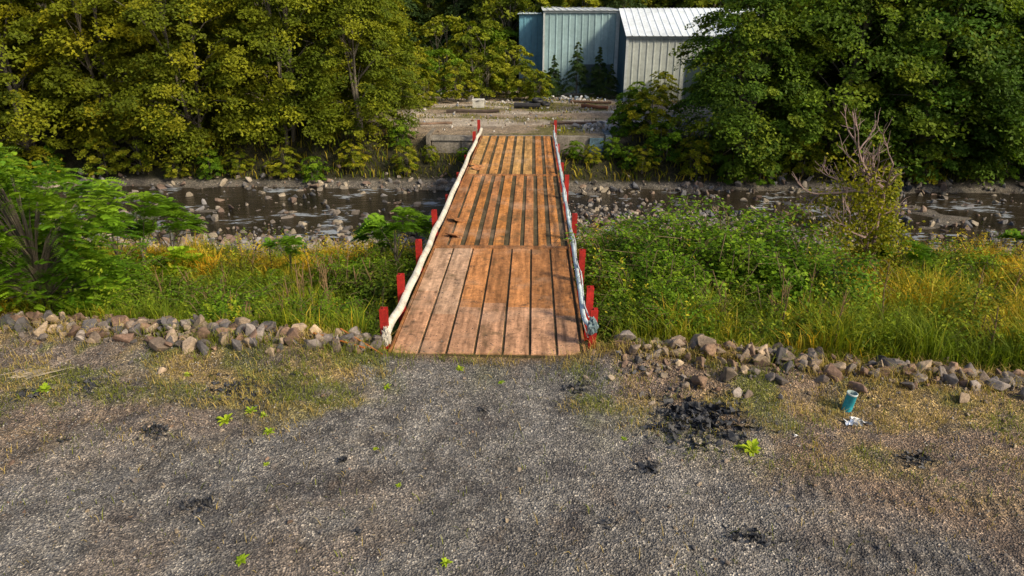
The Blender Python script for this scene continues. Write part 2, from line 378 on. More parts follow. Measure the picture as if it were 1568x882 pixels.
TA = [tree_mesh('alderA', 12, 4.6, .5, 330, 130, .22, 1, PAL_ALDER, stems=3), tree_mesh('alderB', 13.5, 5.0, .7, 360, 130, .22, 2, PAL_ALDER, stems=2),
      tree_mesh('alderC', 10.5, 4.4, .2, 320, 130, .21, 3, PAL_ALDER, stems=3)]
TD = [tree_mesh('mapleA', 12.5, 5.0, .1, 370, 140, .24, 4, PAL_DARK, stems=2), tree_mesh('mapleB', 11, 4.6, .0, 350, 140, .23, 5, PAL_DARK, stems=3)]
TF = [tree_mesh('forestA', 11, 4.5, .8, 150, 60, .42, 6, PAL_YEL * .8), tree_mesh('forestB', 12, 4.6, 1.0, 150, 60, .42, 7, PAL_ALDER)]
TC = [tree_mesh('firA', 17, 3.6, 1.0, 240, 50, .5, 8, PAL_CON, 'cone')]
T_SC = tree_mesh('youngfir', 4.6, 1.3, .3, 110, 60, .2, 9, PAL_CON * 1.3, 'cone', trunk=.06)
TS = [tree_mesh('shrubA', 3.4, 1.7, .2, 90, 80, .16, 10, PAL_YEL, stems=3, trunk=.06), tree_mesh('shrubB', 2.6, 1.6, .1, 90, 80, .15, 12, PAL_BRIGHT * .75, stems=3, trunk=.05)]

def place(name, me, x, y, sc=1., rz=None, parent=None, dz=0):
    z = float(height(np.array([x * 1.]), np.array([y * 1.]))[0])
    return mkobj(name, me, parent, (x, y, z + dz), rng.uniform(0, 6.28) if rz is None else rz, sc)
for (x, y, k, s) in [(-10.8, 43.4, 2, .84), (-15.2, 42.6, 0, .92), (-20.5, 41.8, 1, .92), (-26, 42.4, 0, 1.0), (-31, 41.6, 2, 1.1), (-36.5, 42, 1, .95), (-42, 41.5, 0, 1.1),
                     (-13, 49, 0, .98), (-19, 50, 1, 1.1), (-26, 50, 2, 1.25), (-34, 50, 1, 1.15), (-42, 51, 0, 1.3), (-50, 47, 1, 1.2), (-16, 57, 1, 1.0), (-25, 60, 0, 1.2), (-36, 60, 1, 1.3)]:
    place('alder_tree', TA[k], x, y, s)
for (x, y, k, s) in [(12.6, 41.6, 1, .90), (17.8, 41.9, 0, .96), (23, 41.4, 1, 1.08), (28.5, 42, 0, 1.0), (34, 41.5, 1, 1.1), (40, 42.0, 0, 1.0), (46, 42, 1, 1.1),
                     (17.4, 48, 0, .98), (22, 49, 1, 1.2), (30, 49, 0, 1.2), (38, 49, 1, 1.3), (47, 50, 0, 1.2), (28, 58, 0, 1.2), (38, 60, 1, 1.4)]:
    place('maple_tree', TD[k], x, y, s)
fo = empty('distant_forest')
r = np.random.default_rng(77)
for gy in np.arange(80, 132, 5.5):
    for gx in np.arange(-75, 80, 6.2):
        x = gx + r.uniform(-2.5, 2.5); y = gy + r.uniform(-2, 2)
        k = r.random(); me = TC[0] if k < .25 else (TF[0] if k < .6 else TF[1])
        place('forest_tree', me, x, y, r.uniform(.75, 1.25), parent=fo)
for (x, y, s) in [(4.0, 65.2, 1.05), (6.0, 65.0, .95), (1.9, 65.8, .8), (7.0, 64.0, .65)]: place('young_fir_tree', T_SC, x, y, s)
for (x, y, k, s) in [(-6.5, 60, 0, 1.0), (-4.3, 63, 0, 1.3), (-2.2, 66, 0, 1.5), (-8.5, 66, 1, 1.6), (-5.5, 70, 0, 2.0), (-1.0, 62, 0, .9), (.4, 61, 0, .8), (-3.5, 74, 1, 2.2), (-9, 72, 0, 2.1), (1.2, 66.5, 1, .8), (-8.6, 57, 0, .7),
                     (9, 60.8, 1, .7), (-11, 61, 0, 1.5), (-12.5, 55, 1, 1.2), (11, 60.5, 0, .8), (14, 59, 1, 1.0), (6.3, 44.4, 1, 1.0), (5.6, 43.6, 1, .6), (7.2, 43.0, 0, .9), (7.9, 41.6, 1, .9), (9.6, 40.6, 0, .7), (5.8, 41.2, 1, .5), (2.6, 41.9, 1, .42), (3.6, 41.4, 0, .36), (4.9, 42.0, 1, .5), (6.6, 40.9, 0, .5),
                     (-8.2, 42.4, 1, .6), (-7.6, 40.6, 0, .5), (-6.2, 41.4, 0, .32), (-4.2, 41.6, 1, .3)]:
    place('shrub', TS[k], x, y, s)
for i, x in enumerate(np.concatenate([np.arange(-38, -9, 2.3), np.arange(11.5, 38, 2.3)])):
    place('shrub', TS[int(rng.integers(0, 2))], float(x + rng.uniform(-.6, .6)), float(40.4 + rng.uniform(-.5, .5)), float(rng.uniform(.45, .85)))

# ------------------------------------------------------------------ pinnate fronds (locust)
def fronds(mb, O, D, Ln, nl, lw, ll, cols, r):
    n = len(O); D = norm(D); side = norm(np.cross(D, np.array([0, 0, 1.]) + r.normal(size=(n, 3)) * .15))
    for k in range(nl):
        t = (k + 1) / nl; pos = O + D * (Ln * t)[:, None] - np.array([0, 0, 1.]) * (Ln * .55 * t * t)[:, None]
        w = lw * math.sin(math.pi * (.15 + .8 * t)) ** .6
        for sg in (-1, 1):
            a = norm(side * sg + D * .35 - np.array([0, 0, .25])); b = norm(D - a * (D * a).sum(1)[:, None])
            c = pos + a * w * .5
            V = np.stack([pos, c + b * ll * .5, pos + a * w, c - b * ll * .5], 1)
            mb.add(V, np.arange(n * 4).reshape(n, 4), np.repeat(cols * r.uniform(.8, 1.25, (n, 1)), 4, 0), 0)
def locust(name, H, R, nf, Ln, seed, pal, nl=9, lw=.13, ll=.045):
    r = np.random.default_rng(seed); mb = MB(); nb = max(6, nf // 22)
    f = r.beta(1.3, 1.1, nb); ang = r.uniform(0, 6.28, nb); pr = R * np.sin(np.pi * (f * .75 + .18)) ** .6 * r.uniform(.4, 1., nb)
    B = np.stack([np.cos(ang) * pr, np.sin(ang) * pr, H * (.1 + .85 * f)], -1)
    for b in B:
        o = np.array([0, 0, max(.1, b[2] * .5 - .1)]); tube(mb, [o, (o + b) / 2 + [0, 0, .1 * R], b], [.035 * H / 5, .02 * H / 5, .006], 4, (.12, .1, .07), 1)
    tube(mb, [[0, 0, -.5], [.05, 0, H * .4], [0, .05, H * .85]], [.02 * H, .013 * H, .004 * H], 6, (.14, .12, .09), 1)
    i = r.integers(0, nb, nf); O = B[i] + r.normal(size=(nf, 3)) * np.array([.2, .2, .13]) * R / 2
    D = norm(O * np.array([1, 1, 0])) * .8 + r.normal(size=(nf, 3)) * .6; D[:, 2] = np.abs(D[:, 2]) * .5 + .15
    tint = pick(pal, nb, r, .25)[i]
    fronds(mb, O, D, r.uniform(.6, 1.2, nf) * Ln, nl, lw, ll, tint, r)
    return mb.mesh(name, [M_leaf, M_bark])
L1 = locust('locust_big', 5.0, 2.3, 2300, .42, 31, PAL_BRIGHT, 8, .13, .07)
L2 = locust('locust_small', 2.4, 1.0, 260, .5, 32, PAL_BRIGHT, 9, .15, .06)
place('locust_tree', L1, -12.8, 16.2, 1.0, .5)
place('locust_tree', L1, -16.0, 17.8, 1.15, 2.5)
place('locust_tree', L1, -14.3, 14.9, .55, 4.0)
for (x, y, s) in [(-4.7, 22.5, 1.25), (-5.4, 23.2, .9), (-13.7, 22.5, 1.4), (-12.9, 23.0, 1.1), (-14.6, 22.4, 1.1), (-8.5, 22.5, .8), (12.5, 22, .9), (18.5, 25, .8), (-7.2, 17.5, .5)]: place('locust_sapling', L2, x, y, s)

# ------------------------------------------------------------------ grass
def blades(mb, x, y, h, w, cols, r, lean=.35, zoff=-.05):
    n = len(x); z = height(x, y) + zoff
    a = r.uniform(0, 2 * np.pi, n); dx, dy = np.cos(a), np.sin(a); ln = h * lean * r.uniform(.2, 1.6, n); b = a + np.pi / 2 + r.normal(size=n) * .5
    wx, wy = np.cos(b) * w, np.sin(b) * w
    base = np.stack([x, y, z], -1); W = np.stack([wx, wy, 0 * wx], -1) * .5; Dv = np.stack([dx, dy, 0 * dx], -1)
    mid = base + Dv * (ln * .35)[:, None] + np.array([0, 0, 1.]) * (h * .6)[:, None]
    tip = base + Dv * ln[:, None] + np.array([0, 0, 1.]) * (h * (1 - lean * .3))[:, None]
    V = np.stack([base - W, base + W, mid + W * .8, mid - W * .8, tip], 1).reshape(-1, 3)
    i = np.arange(n)[:, None] * 5
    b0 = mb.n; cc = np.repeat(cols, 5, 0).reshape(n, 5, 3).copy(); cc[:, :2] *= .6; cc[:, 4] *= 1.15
    mb.add(V, i + np.array([[0, 1, 2, 3]]), cc.reshape(-1, 3)); mb.add_again(i + np.array([[3, 2, 4]]), b0)
GP = np.array([[.12, .17, .012], [.27, .27, .018], [.46, .36, .05], [.62, .38, .025], [.18, .23, .015]])
def veg_end(x): return shore(x) - 1.5 + 1.4 * (vnoise(x * .5, x * 0, 14) - .5) * 2
def bushmask(x, y): return np.exp(-((x - 5.4) / 3.0) ** 4 - ((y - 20.0) / 3.2) ** 4)
r = np.random.default_rng(91)
n = 230000; x = r.uniform(-25, 25, n); y = r.uniform(12, 28.0, n)
e = edge_y(x); ok = (y > e + .45) & (np.abs(x) < 6 + y * .76) & (y < veg_end(x)) & ~((x > -3.9) & (x < 2.0) & ((y < 18) | (r.random(n) < .7)))
ok &= ~((x > 2.0) & (r.random(n) < .8 * bushmask(x, y)))
den = fbm(x * .7, y * .7, 101); ok &= r.random(n) < sstep(.2, .45, den) * .95 + .05
x, y = x[ok], y[ok]; n = len(x)
def gk(x, y, n):
    p = fbm(x * .3, y * .35, 111, 3) + (x > 1) * .07
    return vnoise(x * 1.5, y * 1.5, 13) * .35 + p + r.normal(size=n) * .11 + sstep(20.0, 24, y) * .19
k = np.digitize(gk(x, y, n), [.57, .69, .86, .95]); order = np.array([0, 4, 1, 2, 3]); cols = GP[order[k]] * r.uniform(.65, 1.3, (n, 1))
clump = .5 + 1.05 * vnoise(x * 1.6, y * 1.6, 27) * (.5 + vnoise(x * .5, y * .5, 28))
hh = (.5 + .55 * fbm(x * .8, y * .8, 121)) * clump * r.uniform(.5, 1.3, n) * np.where(x > 1, 1.35, 1.0) * (1 - .3 * sstep(22, 26, y))
hh *= .75 + .25 * sstep(.4, 1.5, y - edge_y(x)); hh *= 1 - .4 * bushmask(x, y); hh = np.where((x > -4) & (x < 2.2), np.minimum(hh, .8), hh)
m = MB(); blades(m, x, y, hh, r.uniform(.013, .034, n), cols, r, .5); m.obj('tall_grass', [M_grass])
# broad leaved weeds mixed into the grass: leafy stems
n = 12000; x = r.uniform(-24, 25, n); y = r.uniform(12.5, 27, n)
ok = (y > edge_y(x) + .6) & (y < veg_end(x)) & (np.abs(x) < 6 + y * .76) & ~((x > -3.7) & (x < 1.8)) & (r.random(n) < sstep(.3, .6, fbm(x * .6, y * .6, 131)) + .12); x, y = x[ok], y[ok]; n = len(x)
h = r.uniform(.5, 1.5, n) * np.where(x > 1, 1.15, .85) * (.6 + .8 * vnoise(x * .9, y * .9, 29)); nl = 26; zz = height(x, y); i = np.repeat(np.arange(n), nl); t = r.random(n * nl) ** .7
a = r.uniform(0, 6.28, n * nl); rr = .22 * (1.15 - t) * r.uniform(.3, 1.2, n * nl) * h[i]
P = np.stack([x[i] + np.cos(a) * rr, y[i] + np.sin(a) * rr, zz[i] + t * h[i]], -1)
wp = np.array([[.14, .22, .014], [.22, .28, .018], [.10, .155, .012], [.38, .35, .025], [.52, .38, .03]])
ck = wp[np.clip(np.digitize(gk(x, y, n), [.5, .64, .82, .96]), 0, 4)] * r.uniform(.7, 1.25, (n, 1))
L = r.uniform(.05, .12, n * nl)
m = MB(); leaves(m, P, norm(np.stack([np.cos(a) * .5, np.sin(a) * .5, .9 + 0 * a], -1) + r.normal(size=(n * nl, 3)) * .35), L, L * .5, ck[i] * r.uniform(.7, 1.25, (n * nl, 1)), r); m.obj('leafy_weeds', [M_grass])
# short dry grass and moss on the near pad
n = 95000; x = r.uniform(-13, 12.5, n); y = r.uniform(6, 14.6, n); d = y - edge_y(x)
off = np.abs(x + 1.2) - (2.0 + np.clip(11.5 - y, 0, 9) * 1.15)
den = sstep(.44, .62, fbm(x * .8, y * 1.1, 61)) * sstep(-.4, 1.0, off) * sstep(-5.0, -1.2, d) + .9 * sstep(.48, .62, fbm(x * 1.1, y * 1.3, 71)) * sstep(-.9, .4, off) * sstep(-4.5, -1.0, d) + .03
den += .5 * np.exp(-((x - .95 - (13.5 - y) * .12) / .3) ** 2) * sstep(10.5, 12.5, y) + 1.6 * np.exp(-((x - 1.9) / .8) ** 2 - ((y - 12.9) / .7) ** 2) + .9 * np.exp(-((x + 4.0) / 1.2) ** 2 - ((y - 12.6) / .6) ** 2) + .7 * sstep(-.7, 0, d)
den = den * sstep(.25, .7, vnoise(x * 5, y * 5, 6) * .6 + vnoise(x * 1.8, y * 1.8, 7) * .6) * 1.5
ok = (r.random(n) < den) & (d < .6) & ~((np.abs(x + .95) < 2.3) & (y > 13.3))
x, y = x[ok], y[ok]; n = len(x)
q = vnoise(x * 1.3, y * 1.3, 17) + r.normal(size=n) * .12
cols = np.where((q > .47)[:, None], np.array([.48, .36, .11]), np.array([.21, .24, .03])) * r.uniform(.6, 1.3, (n, 1))
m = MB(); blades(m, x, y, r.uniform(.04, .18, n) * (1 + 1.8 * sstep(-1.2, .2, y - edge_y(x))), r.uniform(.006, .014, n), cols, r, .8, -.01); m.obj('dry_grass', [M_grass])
# grass on the far pad and banks
n = 30000; x = r.uniform(-22, 26, n); y = r.uniform(40.0, 76, n)
inb = (np.abs(x + .9) < 6.3) & (y < 43.6) & (y > 42.2)
ok = (r.random(n) < sstep(.5, .66, fbm(x * .25, y * .5, 95)) * .8 + (y < 43.6) * .9) & ~((np.abs(x + .95) < 2.4) & (y < 46)) & ~inb; x, y = x[ok], y[ok]; n = len(x)
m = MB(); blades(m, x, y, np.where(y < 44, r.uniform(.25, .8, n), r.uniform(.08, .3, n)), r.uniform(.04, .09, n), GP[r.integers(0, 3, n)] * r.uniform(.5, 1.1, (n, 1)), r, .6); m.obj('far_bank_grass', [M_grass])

# ------------------------------------------------------------------ bramble mounds
def bramble(name, R, H, n, seed, pal, ls=.1):
    r = np.random.default_rng(seed); mb = MB(); d = norm(r.normal(size=(n, 3))); d[:, 2] = np.abs(d[:, 2])
    lob = .55 + .65 * vnoise(np.arctan2(d[:, 1], d[:, 0]) * 2.2 + 10, d[:, 2] * 3 + 5, seed) + .4 * vnoise(d[:, 0] * 6 + 9, d[:, 1] * 6 + 9, seed + 1)
    P = d * np.array([R, R, H]) * (lob * r.uniform(.65, 1.1, n))[:, None]; nr = norm(d + np.array([0, 0, .5]) + r.normal(size=(n, 3)) * .5)
    tint = pal[(vnoise(P[:, 0] * 2.2 + 20, P[:, 1] * 2.2 + 20, seed) * 2.99).astype(int) % len(pal)] * r.uniform(.6, 1.4, (n, 1))
    L = ls * r.uniform(.7, 1.4, n); leaves(mb, P, nr, L, L * .7, tint, r)
    for i in range(40):
        a = r.uniform(0, 6.28); q = r.uniform(.6, 1.2)
        e = np.array([np.cos(a) * R * q, np.sin(a) * R * q, H * r.uniform(.6, 1.35)])
        P3 = np.array([[0, 0, 0], e * [.5, .5, .9], e, e * [1.2, 1.2, .8]]); tube(mb, P3, [.02, .012, .008, .004], 4, (.12, .09, .04), 1)
        t = r.random(40)[:, None]; pc = P3[1] * (1 - t) + P3[2] * t + r.normal(size=(40, 3)) * .06
        leaves(mb, pc, norm(r.normal(size=(40, 3)) * .5 + [0, 0, 1]), ls, ls * .6, pick(pal, 40, r), r)
    return mb.mesh(name, [M_leaf, M_bark])
BR = [bramble('brambleA', 1.3, 1.35, 7500, 41, PAL_BRIGHT * .85, .085), bramble('brambleB', 1.1, .95, 5000, 42, np.array([[.10, .17, .013], [.15, .20, .016], [.08, .13, .012]]), .08),
      bramble('brambleC', .9, 1.1, 4000, 43, PAL_YEL, .075)]
for (x, y, k, s) in [(4.2, 18.8, 0, 1.5), (6.1, 19.6, 0, 1.85), (3.1, 17.0, 0, 1.15), (3.0, 20.6, 0, 1.4), (4.8, 21.6, 0, 1.8), (7.7, 18.4, 0, 1.4), (2.5, 15.5, 1, .9), (2.8, 23, 0, 1.2), (7.4, 21.8, 0, 1.6), (4.5, 24.3, 1, 1.1), (9.4, 20.5, 1, 1.2), (3.6, 15.2, 0, .8), (5.3, 17.2, 1, 1.1),
                     (-4.2, 17.3, 1, 1.0), (-4.6, 20.2, 1, 1.3), (-5.5, 15.8, 0, .9), (-6.8, 17.0, 1, 1.2), (-8.3, 16.6, 0, 1.1), (-9.8, 17.5, 1, 1.2), (-11, 18.8, 1, 1.2), (-8.4, 19.6, 1, 1.0), (-6.0, 21.4, 0, 1.0), (-4.1, 22.4, 1, 1.1), (-4.1, 15.2, 1, .7), (-12, 16.5, 0, 1.0),
                     (-13.5, 20, 0, 1.2), (-10.2, 22.0, 2, .9), (13.5, 17.8, 2, .9), (11.2, 15.3, 2, .8), (16.5, 20.5, 2, 1.2), (14.2, 23.2, 1, 1.3), (15.8, 23.5, 0, 1.0), (7.2, 15.6, 2, .7), (19, 22, 2, 1.2), (12.2, 24.3, 2, 1.0), (-17.5, 21, 1, 1.4), (-12.0, 24, 2, .8), (9, 17.0, 2, .8), (20, 18, 2, 1.1), (11.2, 21.6, 1, 1.1), (12.8, 21.4, 0, 1.0), (9.4, 14.3, 1, .7), (5.6, 14.6, 1, .7), (12.6, 13.6, 1, .8)]:
    place('bramble_bush', BR[k], x, y, (s, s, s * .9), dz=-.1)

# half-dead vine covered tree on the near right bank
r = np.random.default_rng(58); mb = MB()
segs = []
def branch(o, d, L, R, lev):
    n = 5; P = [o]; dd = d.copy()
    for i in range(n): dd = norm(dd + r.normal(size=3) * .13 + [0, 0, .07]); P.append(P[-1] + dd * L / n)
    P = np.array(P); tube(mb, P, np.linspace(R, R * .4, n + 1), 5, (.30, .21, .19), 1)
    if lev > 0:
        for i in range(5):
            k = r.integers(2, n + 1); branch(P[k], norm(dd + r.normal(size=3) * .55 + [0, 0, .1]), L * r.uniform(.4, .55), R * .5, lev - 1)
    else: segs.append(P[-1])
branch(np.array([0., 0, -.3]), np.array([.05, 0, 1.]), 3.9, .10, 3); branch(np.array([.2, 0, -.3]), np.array([-.12, 0, 1.]), 3.0, .08, 3)
S = np.array(segs)
idx = r.integers(0, len(S), 3000); P = S[idx] * np.array([.9, .9, .72]) + r.normal(size=(3000, 3)) * .22
leaves(mb, P, norm(r.normal(size=(3000, 3)) + [0, 0, .7]), .11, .07, pick(PAL_YEL * .9, 3000, r, .3), r)
n = 3400; a = r.uniform(0, 6.28, n); zz = r.random(n) ** 1.2 * 4.0; rr = .65 * (1.2 - zz / 4.4) * r.uniform(.3, 1.3, n) * (.5 + vnoise(zz * 2, a, 3))
leaves(mb, np.stack([np.cos(a) * rr, np.sin(a) * rr, zz], -1), norm(np.stack([np.cos(a), np.sin(a), .6 + 0 * a], -1) + r.normal(size=(n, 3)) * .5), .11, .08, pick(np.array([[.2, .22, .015], [.13, .18, .014]]), n, r, .3), r)
place('dying_tree', mb.mesh('dying_tree', [M_leaf, M_bark]), 11.6, 22.2, 1.12, 0.4)

# brown weed stalks
mb = MB()
for i in range(90):
    x = r.uniform(-12, 14); x = x + 6 * np.sign(x) * (abs(x + 1) < 3); y = r.uniform(edge_y(x) + 1.2, 23); z = float(height(np.array([x]), np.array([y]))[0]); h = r.uniform(1.1, 2.1)
    tube(mb, [[x, y, z], [x + r.normal() * .05, y, z + h * .6], [x + r.normal() * .1, y, z + h]], [.012, .02, .008], 5, (.2, .13, .06))
    for j in range(5):
        a = r.uniform(0, 6.28); b = z + h * r.uniform(.5, .85); tube(mb, [[x, y, b], [x + .14 * np.cos(a), y + .14 * np.sin(a), b + .22]], [.01, .006], 4, (.22, .14, .06))
mb.obj('dry_weed_stalks', [M_bark])

# rosette weeds on gravel
r = np.random.default_rng(61); mb = MB()
for j in range(16):
    a = j * 2.4; L = .2 * r.uniform(.6, 1.1); el = .25 + .055 * j; d = np.array([np.cos(a) * np.cos(el), np.sin(a) * np.cos(el), np.sin(el)]); s = np.array([-np.sin(a), np.cos(a), 0])
    V = []
    for t, w in ((0, .006), (.35, .026), (.7, .03), (1, .003)):
        p = d * L * t + np.array([0, 0, -.06 * t * t]); V += [p - s * w - [0, 0, -w * .3], p, p + s * w + [0, 0, w * .3]]
    F = [[i * 3 + q, i * 3 + q + 1, i * 3 + q + 4, i * 3 + q + 3] for i in range(3) for q in range(2)]
    mb.add(V, F, np.array([.34, .46, .03]) * r.uniform(.6, 1.1))
ros = mb.mesh('rosette', [M_leaf])
for (x, y, s) in [(-5.66, 10.73, 1.2), (3.87, 10.1, 1.5), (-4.0, 7.3, .7), (-1.13, 7.35, .6), (-4.7, 10.35, .7), (-9.75, 11.7, 1.1), (-5.3, 11.05, .8), (-4.4, 9.4, .4), (-5.0, 10.9, .5), (-2.1, 9.0, .35), (1.7, 10.4, .4), (-7.1, 12.3, .6), (-10.4, 10.9, .8), (-2.9, 12.0, .6), (-1.5, 12.9, .7), (-.6, 12.4, .5), (-2.7, 10.0, .4)]:
    place('broadleaf_weed', ros, x, y, (s, s * rng.uniform(.8, 1.1), s * rng.uniform(.7, 1.2)))

# ------------------------------------------------------------------ bridge
BX0, BX1, Y0, Y1 = -3.1, 1.18, 13.5, 42.6; J1, J2 = 20.9, 31.6
br = empty('steel_bridge'); r = np.random.default_rng(5)
mb = MB()
mb.add(boxv(BX0, BX1, Y0, Y1, -.10, .015), BOXF, (.085, .068, .032)); mb.obj('deck_base', [M_rust], parent=br)
mb = MB(); bev = .008
def plate(x0, x1, y0, y1, col, z=.05, tilt=0):
    V = np.concatenate([boxv(x0, x1, y0, y1, .016, z - bev), boxv(x0 + bev, x1 - bev, y0 + bev, y1 - bev, z - bev, z)[4:]])
    F = [BOXF[2], BOXF[3], BOXF[4], BOXF[5], [4, 5, 9, 8], [5, 6, 10, 9], [6, 7, 11, 10], [7, 4, 8, 11], [8, 9, 10, 11]]
    mb.add(V, F, np.array(col))
ORG = np.array([.56, .235, .06]); PNK = np.array([.48, .24, .125]); LGT = np.array([.54, .35, .23]); BRN = np.array([.34, .15, .055]); TAN = np.array([.55, .32, .11])
w1 = [.62, .62, .62, .62, .60, .60, .54]; x = BX0
for i, w in enumerate(w1):
    cuts = [Y0, r.uniform(15.6, 17.5), J1 - .12] if i != 1 else [Y0, 15.6, 17.2, J1 - .12]
    for a, b in zip(cuts[:-1], cuts[1:]):
        base = (PNK * .6 + LGT * .4) * r.uniform(.75, 1.05) if a < 15 else (ORG * .6 + PNK * .4) * r.uniform(.7, 1.05)
        if i in (0, 1) and 15 < a < 17.3: base = LGT * .95
        plate(x + .012, x + w - .04, a + .006, b - .006, base, .05 + r.uniform(0, .01))
    x += w + .006
plate(BX0, BX1, J1 - .11, J1 + .16, BRN * .9, .07); plate(BX0, BX1, J2 - .1, J2 + .12, BRN * 1.1, .065)
def strips(ya, yb, xa, pal, wlo, whi, glo, ghi):
    x = xa
    while x < BX1 - .2:
        w = min(r.uniform(wlo, whi), BX1 - x); c = r.uniform(ya + 2, yb - 2); c2 = r.uniform(ya + .5, c - .5)
        k = pal[r.integers(0, len(pal))]
        for a, b in ((ya, c2), (c2, c), (c, yb)): plate(x, x + w, a + .005, b - .005, k * r.uniform(.78, 1.12), .045 + r.uniform(0, .01))
        x += w + r.uniform(glo, ghi)
plate(BX0, BX0 + .33, J1 + .17, J2 - .11, BRN, .05)
strips(J1 + .17, J2 - .11, BX0 + .42, [ORG, ORG * .7 + PNK * .3, ORG * .85, BRN * 1.15], .26, .36, .14, .21)
strips(J2 + .13, Y1, BX0 + .03, [ORG, ORG * .5 + TAN * .5, TAN, ORG * .85], .32, .42, .13, .19)
for xx in (BX0 - .06, BX1): plate(xx, xx + .06, Y0, Y1, BRN * .8, .085)
mb.obj('deck_plates', [M_rust], parent=br)
n = 500; x = r.uniform(BX0, BX1, n); y = Y0 + 3.6 * r.random(n) ** 1.6; s = .006 + .02 * r.random(n) ** 2
mb = MB(); scatter(mb, small, np.stack([x, y, .055 + s * .3], -1), s, pick(gp * .5, n, r), r); mb.obj('deck_grit', [M_rock], parent=br)
mb = MB()
def curl(cx, cy, w, l, a, h):
    V = []; c, s = math.cos(a), math.sin(a)
    for i in range(7):
        t = i / 6; zz = .065 + h * t ** 2.5; u = l * (t - .15 * t ** 3)
        for v in (-w / 2, w / 2): V.append([cx + u * c - v * s, cy + u * s + v * c, zz])
    F = [[i * 2, i * 2 + 1, i * 2 + 3, i * 2 + 2] for i in range(6)]; mb.add(V, F, BRN * 1.1)
curl(-2.4, 24.0, .5, -.6, .3, .16); curl(-2.5, 22.2, .5, -.45, 1.0, .12); curl(-2.4, 33.5, .5, -.7, .2, .2); curl(-2.5, 32.6, .4, .5, 2.4, .12)
o = mb.obj('bent_plates', [M_rust], parent=br); o.modifiers.new('s', 'SOLIDIFY').thickness = .012
mb = MB()
for gx in (BX0 + .25, -.96, BX1 - .25):
    for (a, b, c, d) in ((-.14, .14, -.13, -.102), (-.14, .14, -.86, -.83), (-.015, .015, -.83, -.13)): mb.add(boxv(gx + a, gx + b, Y0 + .1, Y1 - .05, c, d), BOXF, BRN * .5)
for yy in np.arange(Y0 + 1, Y1, 2.4): mb.add(boxv(BX0 + .27, BX1 - .27, yy, yy + .1, -.5, -.35), BOXF, BRN * .5)
mb.obj('girders', [M_rust], parent=br)
mb = MB()
def post(x, y, z0, z1, lean=(0, 0)):
    for (a, b, c, d) in ((-.085, .085, -.075, -.058), (-.085, .085, .058, .075), (-.01, .01, -.058, .058)):
        V = boxv(x + a, x + b, y + c, y + d, z0, z1); V[4:, 0] += lean[0]; V[4:, 1] += lean[1]; mb.add(V, BOXF, np.array([.46, .022, .015]) * r.uniform(.8, 1.1))
    mb.add(boxv(x - .075, x + .075, y - .055, y + .055, -.05, .0), BOXF, (.3, .02, .015))
for y, h in ((13.75, 1.0), (15.8, 1.02), (18.7, 1.0), (22.3, .9), (26, .5), (30, .5), (34, .5), (38.5, .95), (42.3, 1.05)): post(BX0 - .17, y, -.85, h, (r.uniform(-.05, .03), r.uniform(-.04, .04)))
for y, h in ((13.95, .95), (15.1, 1.02), (17.9, 1.0), (21.8, .95), (27.3, 1.0), (32, .55), (37, .55), (42.3, 1.05)): post(BX1 + .2, y, -.85, h, (r.uniform(-.02, .05), r.uniform(-.04, .04)))
mb.obj('posts', [M_red], parent=br)
def band(name, pts, w, colr, twist=.15, th=.012, seed=1, mat=M_band, a0=.85):
    rr = np.random.default_rng(seed); pts = np.array(pts, float); t = np.linspace(0, len(pts) - 1, 150)
    P = np.stack([np.interp(t, np.arange(len(pts)), pts[:, k]) for k in range(3)], -1)
    kk = np.ones(5) / 5
    for k in range(3): q = np.pad(P[:, k], 2, mode='edge'); P[:, k] = np.convolve(q, kk, 'valid')
    a = a0 + twist * (vnoise(t * .8, t * 0, seed) - .5) * 6
    W = np.stack([np.sin(a), 0 * a, np.cos(a)], -1) * w / 2
    V = np.stack([P - W, P + [[.015, 0, .015]] * 150, P + W], 1); m = MB(); F = [[i * 3 + q, i * 3 + q + 1, i * 3 + q + 4, i * 3 + q + 3] for i in range(149) for q in range(2)]
    cc = np.repeat(np.array(colr) * rr.uniform(.8, 1.08, (150, 1)), 3, 0); m.add(V, F, cc); o = m.obj(name, [mat], True, br); o.modifiers.new('s', 'SOLIDIFY').thickness = th
LX = BX0 - .05
pts = [(LX - .12, 13.66, .25), (LX - .06, 13.7, .42), (LX, 14.0, .6)]
for i, y in enumerate(np.arange(15.0, 42.9, 1.21)): pts.append((LX + r.uniform(-.03, .03) + (.03 if i % 2 else 0), y, .52 + (-.07 if i % 2 == 0 else 0) + r.uniform(-.04, .04)))
band('guard_band_left', pts, .18, (.70, .66, .56), .07, a0=-.85)
RX = BX1 + .09
pts = [(RX + .1, 13.8, .55)] + [(RX + r.uniform(-.03, .03), y, .5 + (-.07 if i % 2 == 0 else 0) + r.uniform(-.04, .04)) for i, y in enumerate(np.arange(14.6, 42.9, 1.4))]
band('guard_band_right', pts, .11, (.62, .74, .78), .12, seed=4, a0=1.6)
mb = MB()
for zz, c, rr_ in ((.78, (.6, .65, .66), .018), (.28, (.5, .42, .34), .015)):
    ys_ = np.linspace(13.9, 42.4, 60); tube(mb, np.stack([RX + .02 + .02 * np.sin(ys_ * 2), ys_, zz - .12 * np.abs(np.sin((ys_ - 13.9) * np.pi / 2.8)) + .02 * np.sin(ys_ * 5)], -1), rr_, 6, c)
mb.obj('guard_cables', [M_band], parent=br)
